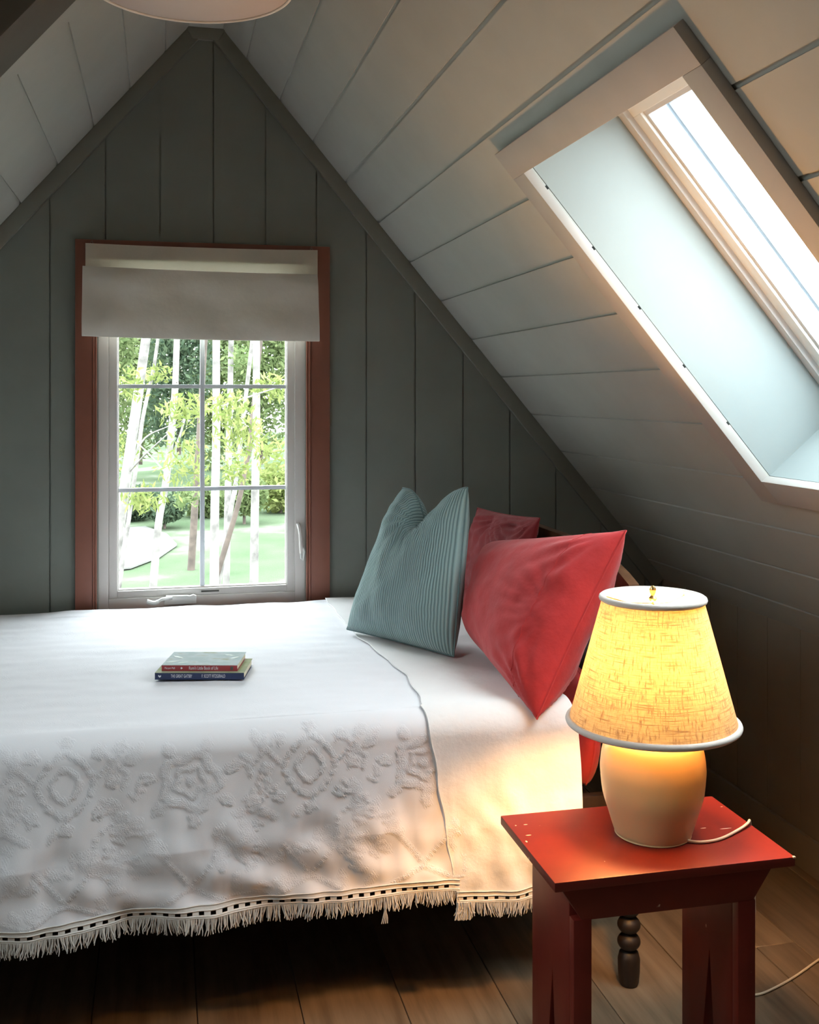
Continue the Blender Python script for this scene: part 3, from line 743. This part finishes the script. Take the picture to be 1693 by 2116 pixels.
pillow('bed_pillow', (.890, 3.20, .645), (.890, 2.62, .645), (.945, 2.60, .952), (.935, 3.12, .925), .040, M['shadedred'],
       'red pillow standing at the back, its shade painted into the cloth, only its crumpled top showing behind the teal one', seed=15, pinch=.04, wr=.008, facedir=face, radial=((0, 1, .007), (1, 1, .006)))
pillow('bed_pillow', (.905, 2.66, .41), (.905, 2.195, .415), (.915, 2.19, .635), (.915, 2.66, .64), .046, M['redcloth'],
       'bright red pillow slipped down between the bed edge and the headboard, behind the lamp', seed=21, pinch=-.16, wr=.002, facedir=face, p_exp=.34)
# ------------------------------------------------------------------ books
def book(name, A, B_, depth, th, mspine, mtop, label, title, author, group, zb, deco):
    A = Vector((*A, zb)); B_ = Vector((*B_, zb)); L = (B_-A).length; ang = math.atan2(B_.y-A.y, B_.x-A.x)
    r = empty(name, A, ang); tag(r, label, 'book', group)
    MB().box(.002, L-.002, .0015, depth-.002, .001, th-.001).build('pages', M['pages'], r)
    MB().box(0, L, 0, .0012, 0, th).build('spine', mspine, r, bev=.0004, seg=1)
    MB().box(0, L, 0, depth, 0, .0008).build('back_cover', mspine, r); MB().box(0, L, 0, depth, th-.0008, th).build('front_cover', mtop, r)
    def text(body, x, size, xs_=1.0, font_m=M['print'], al='LEFT'):
        c_ = D.curves.new('t', 'FONT'); c_.body = body; c_.size = size; c_.align_x = al; c_.align_y = 'CENTER'
        o = D.objects.new('t', c_); COL.objects.link(o); bpy.context.view_layer.update()
        me = D.meshes.new_from_object(o.evaluated_get(bpy.context.evaluated_depsgraph_get())); D.objects.remove(o)
        me.transform(Matrix.Rotation(PI/2, 4, 'X')@Matrix.Diagonal((xs_, 1, 1, 1))); t_ = link('spine_lettering', me, font_m, r); t_.location = (x, -.0004, th/2); return t_
    for b_, x, s_, k_ in ((title), (author)) if False else (title, author): text(b_, x*L, s_, k_)
    deco(r, L, th)
    return r
def deco_a(r, L, th):
    MB().prism([(L*.055, -.0004, th*.3), (L*.07, -.0004, th*.45), (L*.07, -.0004, th*.65), (L*.055, -.0004, th*.55), (L*.04, -.0004, th*.68), (L*.038, -.0004, th*.5)], (0, .0003, 0)).build('emblem', M['print'], r)
def deco_b(r, L, th):
    MB().box(L*.91, L*.945, -.0004, .0, th*.2, th*.8).build('emblem', M['dark'], r)
    MB().prism([(L*.26, -.0004, th*.3), (L*.28, -.0004, th*.5), (L*.26, -.0004, th*.7), (L*.25, -.0004, th*.5)], (0, .0003, 0)).build('emblem', M['print'], r)
    for (x, y, a, s_) in ((.12, .60, -.7, 1), (.10, .25, .5, .9), (.80, .75, -.4, .8), (.9, .55, .9, .9), (.25, .18, .3, .6)):
        c_, q_ = math.cos(a), math.sin(a); pl_ = [(x*L+.018*s_*(u*c_-.32*v*q_), y*.125+.018*s_*(u*q_+.32*v*c_), th+.0001) for u, v in ((-1, 0), (-.3, .8), (.5, .7), (1, 0), (.4, -.6), (-.4, -.7))]
        MB().prism(pl_, (0, 0, .0002)).build('printed_leaf', M['leafart'], r)
book('paperback_book', (-.016, 2.476), (.180, 2.431), .130, .0155, M['navy'], M['coverback'], 'navy-spined paperback book under the red one on the white bedspread',
     ('THE GREAT GATSBY', .18, .0105, .50), ('F. SCOTT FITZGERALD', .525, .0105, .50), 'books stacked on the bed', .6275, deco_a)
book('paperback_book', (-.001, 2.487), (.166, 2.447), .125, .0135, M['maroon'], M['covertop'], 'red-spined paperback book with a pale cover, lying on top of the navy one',
     ('Maryam Mafi', .04, .0065, .7), ("Rumi's Little Book of Life", .36, .0105, .62), 'books stacked on the bed', .6432, deco_b)
# ------------------------------------------------------------------ stool
st = empty('wooden_stool', (.815, 1.72, 0)); tag(st, 'red painted wooden stool with chipped edges serving as a bedside table', 'stool'); so = st.location.copy()
def stl(nm, B, m=None, bev=.002, parent=None):
    B.v = [tuple(Vector(p)-so) for p in B.v]; return B.build(nm, m or M['stoolred'], parent or st, bev=bev)
top = stl('top', MB().box(.603, 1.028, 1.590, 1.868, .484, .500), bev=.0025)
for Y in (1.604, 1.80):
    stl('apron', MB().prism([(.618, Y, .484), (.996, Y, .484), (.958, Y, .428), (.655, Y, .428)], (0, .018, 0)), bev=.0015)
def legboard(x0, x1):
    ya, yb = 1.6225, 1.80; ym = (ya+yb)/2-.012
    poly = [(x0, ya, 0), (x0, ya+.045, 0), (x0, ym, .30), (x0, yb-.045-.012, 0), (x0, yb, 0), (x0, yb, .484), (x0, ya, .484)]
    return MB().prism(poly, (x1-x0, 0, 0))
stl('leg_board', legboard(.640, .671)); stl('leg_board', legboard(.930, .962))
stl('leg_cleat', MB().box(.640, .671, 1.603, 1.6225, 0, .43)); stl('leg_cleat', MB().box(.930, .962, 1.603, 1.6225, 0, .43))
rs = random.Random(4)
for (px, py, w, h) in ((1066, 1706, .004, .0015), (1086, 1704, .009, .0012), (1092, 1726, .010, .0014), (1088, 1739, .004, .003), (1455, 1711, .012, .0014), (1500, 1712, .02, .0010), (1250, 1780, .0015, .0012)):
    p = at(px, py, Z=.5003); a = rs.uniform(-.3, .3)
    poly = [(p.x+w/2*math.cos(k*PI/3+a)*rs.uniform(.6, 1.2), p.y+h*1.2*math.sin(k*PI/3+a), .5001) for k in range(6)]
    stl('paint_chip', MB().prism(poly, (0, 0, .0003)), M['primer'], 0)
for (px, py, w) in ((1452, 1803, .007), (1384, 1801, .003)):
    p = at(px, py, Y=1.6038); stl('paint_chip', MB().prism([(p.x+w/2*math.cos(k*PI/3), 1.6037, p.z+w*.28*math.sin(k*PI/3)) for k in range(6)], (0, -.0003, 0)), M['primer'], 0)
stl('paint_chip', MB().box(1.0235, 1.0283, 1.5895, 1.594, .4975, .5003), M['primer'], .0005)
# ------------------------------------------------------------------ table lamp
LX, LY = .8405, 1.735
lp = empty('table_lamp', (LX, LY, .5)); tag(lp, 'lit table lamp with a cream ceramic jar base and linen shade on the red stool', 'lamp')
jar = [(.0, 0), (.060, .0), (.066, .004), (.070, .014), (.078, .040), (.087, .070), (.0905, .100), (.0912, .120), (.088, .145), (.080, .165), (.068, .178), (.054, .186), (.040, .190), (.020, .1915), (.0, .192)]
jj = []
for i in range(len(jar)-1):
    a, b = jar[i], jar[i+1]; p_ = jar[max(0, i-1)]; n_ = jar[min(len(jar)-1, i+2)]
    for k in range(4):
        t_ = k/4; jj.append(tuple(.5*((2*a[q])+(b[q]-p_[q])*t_+(2*p_[q]-5*a[q]+4*b[q]-n_[q])*t_*t_+(3*a[q]-p_[q]-3*b[q]+n_[q])*t_**3) for q in (0, 1)))
jj.append(jar[-1]); jj = [(max(r_, .0002), z_) for r_, z_ in jj]
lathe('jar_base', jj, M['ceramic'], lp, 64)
lathe('neck', [(.016, .19), (.016, .200), (.012, .204), (.012, .212), (.017, .214), (.017, .228), (.013, .232)], M['brass'], lp, 24)
sh = empty('shade_holder', (0, 0, 0), 0, lp)
zb_, zt_ = .196, .412; rb_, rt_ = .1455, .0870
lathe('shade', [(rb_+(rt_-rb_)*i/12, zb_+(zt_-zb_)*i/12) for i in range(13)], M['shade'], lp, 96, cap=False, uv=True)
D.objects.remove(sh)
def torus(name, R_, z, r, m, parent, n=96):
    return tube(name, [(R_*math.cos(2*PI*k/n), R_*math.sin(2*PI*k/n), z) for k in range(n+1)], r, m, parent, 10)
torus('lower_trim', rb_+.001, zb_, .0058, M['shadetrim'], lp); torus('upper_trim', rt_+.001, zt_, .0056, M['shadetrim'], lp)
lathe('finial', [(.0015, .385), (.0015, .405), (.006, .408), (.007, .412), (.003, .417), (.0055, .423), (.0065, .428), (.002, .434)], M['brass'], lp, 20)
for k in range(3):
    a = 2*PI*k/3+.4; tube('spider_arm', [(0, 0, .402), (rt_*.5*math.cos(a), rt_*.5*math.sin(a), .400), (rt_*math.cos(a), rt_*math.sin(a), zt_-.003)], .0013, M['brass'], lp, 6)
for s_ in (-1, 1):
    tube('harp', spline([(.014*s_, 0, .226), (.038*s_, 0, .260), (.040*s_, 0, .345), (.022*s_, 0, .385), (0, 0, .398)], 6), .0014, M['brass'], lp, 6)
def bulbmat():
    m = D.materials.new('bulb_glass'); m.use_nodes = True; nt = m.node_tree; nt.nodes.clear(); o = N(m, 'ShaderNodeOutputMaterial'); e = N(m, 'ShaderNodeEmission')
    e.inputs[0].default_value = (1, .51, .165, 1); e.inputs[1].default_value = 830.0; Lk(m, e.outputs[0], o.inputs[0]); return m
BULB_Z = .308
lathe('bulb', [(.0002+.029*math.sin(PI*i/14)**.8, BULB_Z-.050+.100*i/14) for i in range(15)], bulbmat(), lp, 24)
lathe('bulb_cap', [(.012, .225), (.012, .238), (.015, .248)], M['white_plastic'], lp, 20)
# flat ivory cord: over the stool edge, down, and along the floor
c1 = [at(1418, 1737, Z=.503), at(1450, 1740, Z=.503), at(1490, 1733, Z=.503), at(1530, 1713, Z=.504), at(1550, 1701, Z=.505)]
e_ = c1[-1]; c1 += [Vector((1.034, e_.y+.02, .498)), Vector((1.042, e_.y+.03, .45)), Vector((1.05, e_.y+.05, .25)), Vector((1.02, 1.95, .06)), at(1500, 2062, Z=.003), at(1560, 2056, Z=.003), at(1590, 2047, Z=.003), at(1640, 2020, Z=.003), at(1693, 1983, Z=.003), at(1730, 1960, Z=.003)]
c1[4].x = min(c1[4].x, 1.018); c1[5].x = 1.034
cp = [p-Vector((LX, LY, .5)) for p in spline(c1, 8)]
tube('power_cord', cp, .0026, M['cordplastic'], lp, 8)
# ------------------------------------------------------------------ pendant lamp
pn = empty('pendant_lamp', (.052, 2.02, 2.022)); tag(pn, 'pale round pendant lamp shade hanging from the ridge, cut by the top of the picture', 'lamp')
lathe('shade', [(.186, .0), (.189, .02), (.186, .06), (.165, .12), (.12, .165), (.06, .19), (.03, .197)], M['pendant'], pn, 96, cap=False)
lathe('diffuser', [(.0003, -.012), (.06, -.0115), (.12, -.008), (.165, -.003), (.184, .003)], M['pendant'], pn, 96, cap=False)
torus('rim', .187, .002, .0028, M['pendantrim'], pn)
lathe('canopy', [(.045, .360), (.045, .386)], M['pendantrim'], pn, 32, (.07, 0, 0))
tube('stem', [(0, 0, .19), (.035, 0, .28), (.07, 0, .365)], .006, M['pendantrim'], pn, 10)
# ------------------------------------------------------------------ outdoors
GZ = -2.8
gr = MB().add([(-60, 4.2, GZ), (60, 4.2, GZ), (60, 90, GZ+.9), (-60, 90, GZ+.9)], [(0, 1, 2, 3)]).build('lawn', M['lawn']); tag(gr, kind='structure')
gr.data.transform(Matrix.Identity(4))
def gzf(y): return GZ+.9*(y-4.2)/85.8
def ground_at(px, py):
    a = (px-PX)/F; b = (PY-py)/F; d = Vector((_s+a*_c, _c-a*_s, b)); k = .9/85.8
    t = (GZ-k*4.2-CH)/(d.z-k*d.y); return Vector((0, 0, CH))+d*t
pg = [ground_at(*q_)+Vector((0, 0, .03)) for q_ in ((150, 1105), (300, 1092), (345, 1108), (366, 1130), (330, 1155), (270, 1178), (150, 1190))]
tag(MB().prism(pg, (0, 0, .04)).build('gravel_pad', M['gravel']), kind='structure')
def leafcloud(name, blobs, m, parent, seed, droop=0.0, elong=1.6):
    R = np.random.default_rng(seed); C_ = []; S_ = []
    for (c, rad, n, sz) in blobs:
        d = R.normal(size=(n, 3)); d /= np.linalg.norm(d, axis=1)[:, None]; rr = R.random((n, 1))**.45
        C_.append(np.array(c)+d*rr*np.array(rad)); S_.append(R.uniform(.6, 1.25, (n, 1))*sz)
    C_ = np.vstack(C_); S_ = np.vstack(S_); n = len(C_)
    a = R.normal(size=(n, 3)); a[:, 2] -= droop; a /= np.linalg.norm(a, axis=1)[:, None]; b = np.cross(a, R.normal(size=(n, 3))); b /= np.linalg.norm(b, axis=1)[:, None]
    a = a*S_*elong; b = b*S_*.6
    V = np.stack([C_-a, C_+b, C_+a, C_-b], 1).reshape(-1, 3)
    me = D.meshes.new(name); me.vertices.add(n*4); me.vertices.foreach_set('co', V.ravel().astype(np.float32))
    me.loops.add(n*4); me.loops.foreach_set('vertex_index', np.arange(n*4, dtype=np.int32)); me.polygons.add(n); me.polygons.foreach_set('loop_start', (np.arange(n)*4).astype(np.int32)); me.polygons.foreach_set('loop_total', np.full(n, 4, np.int32))
    me.update(calc_edges=True); o = link(name, me, m, parent); tag(o, kind='stuff'); return o
def tree(label, pts, Y, wpx, bark, leafblobs, lm, seed, droop=0, branches=(), elong=1.6, cat='tree', extend=True):
    P = [at(x, y, Y=Y) for x, y in pts]
    if extend:
        d = (P[0]-P[1]); d = d/abs(d.z) if abs(d.z) > 1e-6 else d
        P = [P[0]+d*6]+P                           # up above the view
        q_ = P[-1]+(P[-1]-P[-2]).normalized()*.3; dn = (P[-1]-P[-2]); dn = dn/max(1e-6, abs(dn.z)); base_ = P[-1]+dn*max(0, P[-1].z-gzf(Y)+.05)
        base_.z = gzf(Y)-.05; P.append(base_)
    c = Vector((P[-1].x, Y, gzf(Y))); r = empty('tree', c); tag(r, label, cat)
    rad = wpx/2*Y/F; SP = spline([p-c for p in P], 6); n = len(SP)
    tube('trunk', SP, [rad*(.8+.35*i/(n-1)) for i in range(n)], bark, r, 10)
    for br in branches:
        bp = [at(x, y, Y=Y+dy)-c for x, y, dy in br[0]]; sb = spline(bp, 5); tube('branch', sb, [br[1]/2*Y/F*(1-.7*i/len(sb)) for i in range(len(sb))], bark, r, 6)
    if leafblobs:
        B_ = []
        for (px, py, dy, rx, rz, n_, sz) in leafblobs:
            p = at(px, py, Y=Y+dy)-c; k = (Y+dy)/F; B_.append(((p.x, p.y, p.z), (rx*k, max(.25, rx*k), rz*k), n_, sz*k))
        leafcloud('foliage', B_, lm, r, seed, droop, elong)
    return r
tree('pale leaning birch trunk at the left of the window view', [(303, 690), (285, 820), (262, 980), (243, 1110)], 13, 22, M['barkW'], [(270, 790, -1, 45, 40, 160, 5), (250, 930, .5, 40, 50, 160, 5)], M['leafA'], 1, branches=(([(268, 960, 0), (300, 905, .2), (350, 880, .5)], 5), ([(262, 980, 0), (310, 930, -.3), (400, 850, -.5)], 4)))
tree('slim pale sapling leaning beside the left birch', [(328, 690), (318, 760), (296, 860), (282, 960)], 14, 8, M['barkW'], [(330, 770, 0, 30, 22, 90, 5)], M['leafA'], 2)
tree('pale forked birch in the left lower panes', [(366, 690), (362, 800), (345, 980), (328, 1080), (317, 1205)], 12, 15, M['barkW'], [(380, 850, -1, 60, 40, 200, 5), (380, 960, -.8, 60, 70, 260, 4.5), (300, 1030, -1, 50, 30, 150, 5)], M['leafA'], 3, droop=1.0, elong=2.2, branches=(([(350, 960, 0), (372, 900, .1), (392, 830, .3)], 8), ([(345, 980, 0), (300, 930, .1), (262, 900, .3)], 4)))
tree('straight white birch just right of the window\'s middle bar', [(447, 690), (447, 900), (444, 1060), (443, 1205)], 9.2, 18, M['barkW'], [(470, 840, -1, 60, 35, 190, 5), (500, 900, -1, 60, 50, 220, 5)], M['leafA'], 4, droop=1.0, elong=2.2, branches=(([(446, 845, 0), (500, 825, .2), (590, 795, .6)], 6), ([(447, 850, 0), (490, 870, .2), (560, 905, .5)], 4)))
tree('white birch between the middle bar and the right birch', [(478, 690), (476, 800), (474, 880), (472, 980)], 16, 13, M['barkW'], [(500, 740, 0, 40, 30, 150, 4.5)], M['leafB'], 5)
tree('pale mottled birch near the right edge of the window', [(530, 690), (530, 860), (527, 1050), (525, 1205)], 12, 17, M['barkW'], [(560, 800, -1, 40, 30, 140, 5), (560, 940, -.8, 35, 45, 160, 5)], M['leafA'], 6, droop=.8, elong=2.0)
tree('dark slanting tree trunk before the lawn', [(522, 860), (515, 925), (495, 1030), (474, 1105), (457, 1160)], 14, 11, M['barkD'], [(500, 970, -.5, 50, 40, 160, 5)], M['leafA'], 7)
tree('short dark stump-like trunk behind the middle bar', [(408, 960), (405, 1010), (402, 1060)], 24, 14, M['barkD'], [(385, 1030, -2, 30, 25, 120, 5)], M['leafB'], 8)
tree('white slanting birch beside the dark trunk', [(494, 940), (487, 1000), (476, 1060), (466, 1120)], 15, 10, M['barkW'], None, None, 9)
# woodland edge behind the lawn
for i, (px, py, Y, rx, rz, mm) in enumerate(((200, 780, 38, 80, 130, 'leafB'), (290, 760, 47, 80, 120, 'leafB'), (370, 740, 41, 80, 110, 'leafC'), (450, 780, 52, 80, 120, 'leafB'), (540, 760, 44, 80, 100, 'leafB'), (640, 720, 49, 80, 80, 'leafB'))):
    tree(['bushy tree at the far left of the woodland edge', 'tall leafy tree behind the left birch', 'dark leafy tree behind the middle of the window', 'leafy tree right of the middle at the woodland edge', 'broad leafy tree behind the right birch', 'leafy tree at the far right of the woodland edge'][i],
         [(px, py-100), (px, py+200)], Y, 8, M['barkD'], [(px, py, 0, rx, rz, 2600, 5.0), (px+14, py-90, .3, rx*.9, rz*.8, 1500, 5.0), (px-12, py+110, -.3, rx*.85, rz*.7, 1300, 4.6)], M[mm], 30+i, extend=False)
for i, (px, py, Y, rx, rz, mm) in enumerate(((215, 1030, 31, 50, 50, 'leafB'), (275, 1040, 33, 45, 38, 'leafC'), (340, 1045, 31, 45, 35, 'leafC'), (430, 1030, 33.5, 55, 45, 'leafB'), (505, 1020, 31.5, 50, 45, 'leafB'), (580, 1010, 34, 55, 50, 'leafA'))):
    c = at(px, py, Y=Y); c.z = gzf(Y); b_ = empty('shrub', c)
    tag(b_, ['leftmost green shrub along the far side of the lawn', 'dark bluish shrub under the left panes', 'dark shrub left of the middle bar', 'mid green shrub right of the middle bar', 'green shrub behind the slanting trunks', 'pale green shrub behind the right birch'][i], 'shrub')
    p = at(px, py, Y=Y)-c; k = Y/F; tube('stem', [(0, 0, -.05), (0, 0, max(.3, p.z))], .05, M['barkD'], b_, 6)
    leafcloud('foliage', [((p.x, 0, p.z), (rx*k, rx*k, rz*k), 1500, 5*k)], M[mm], b_, 60+i)
for o in (gr,): pass

# ------------------------------------------------------------------ sub-parts go under the part they belong to
def under(root, child_stem, part_stem):
    kids = list(root.children); hosts = [k for k in kids if k.name.split('.')[0] == part_stem]
    for k in kids:
        if k.name.split('.')[0] == child_stem and hosts: k.parent = hosts[0]
under(win, 'pane', 'sash'); under(win, 'muntin', 'sash'); under(win, 'glazing_bead', 'sash'); under(win, 'lock_handle', 'lock_lever'); under(win, 'crank_handle', 'crank_cover'); under(win, 'sill_label', 'vinyl_frame')
under(lp, 'upper_trim', 'shade'); under(lp, 'lower_trim', 'shade'); under(pn, 'rim', 'shade')
under(bl, 'batten', 'folded_cloth'); under(sp, 'flap_edge', 'flap'); under(sp, 'flap_return', 'flap')
for o in list(COL.objects):
    if o.name.split('.')[0] in ('throw_pillow', 'bed_pillow'): under(o, 'hem_seam', 'cover')
    if o.name.split('.')[0] == 'paperback_book': under(o, 'spine_lettering', 'spine'); under(o, 'emblem', 'spine'); under(o, 'printed_leaf', 'front_cover')
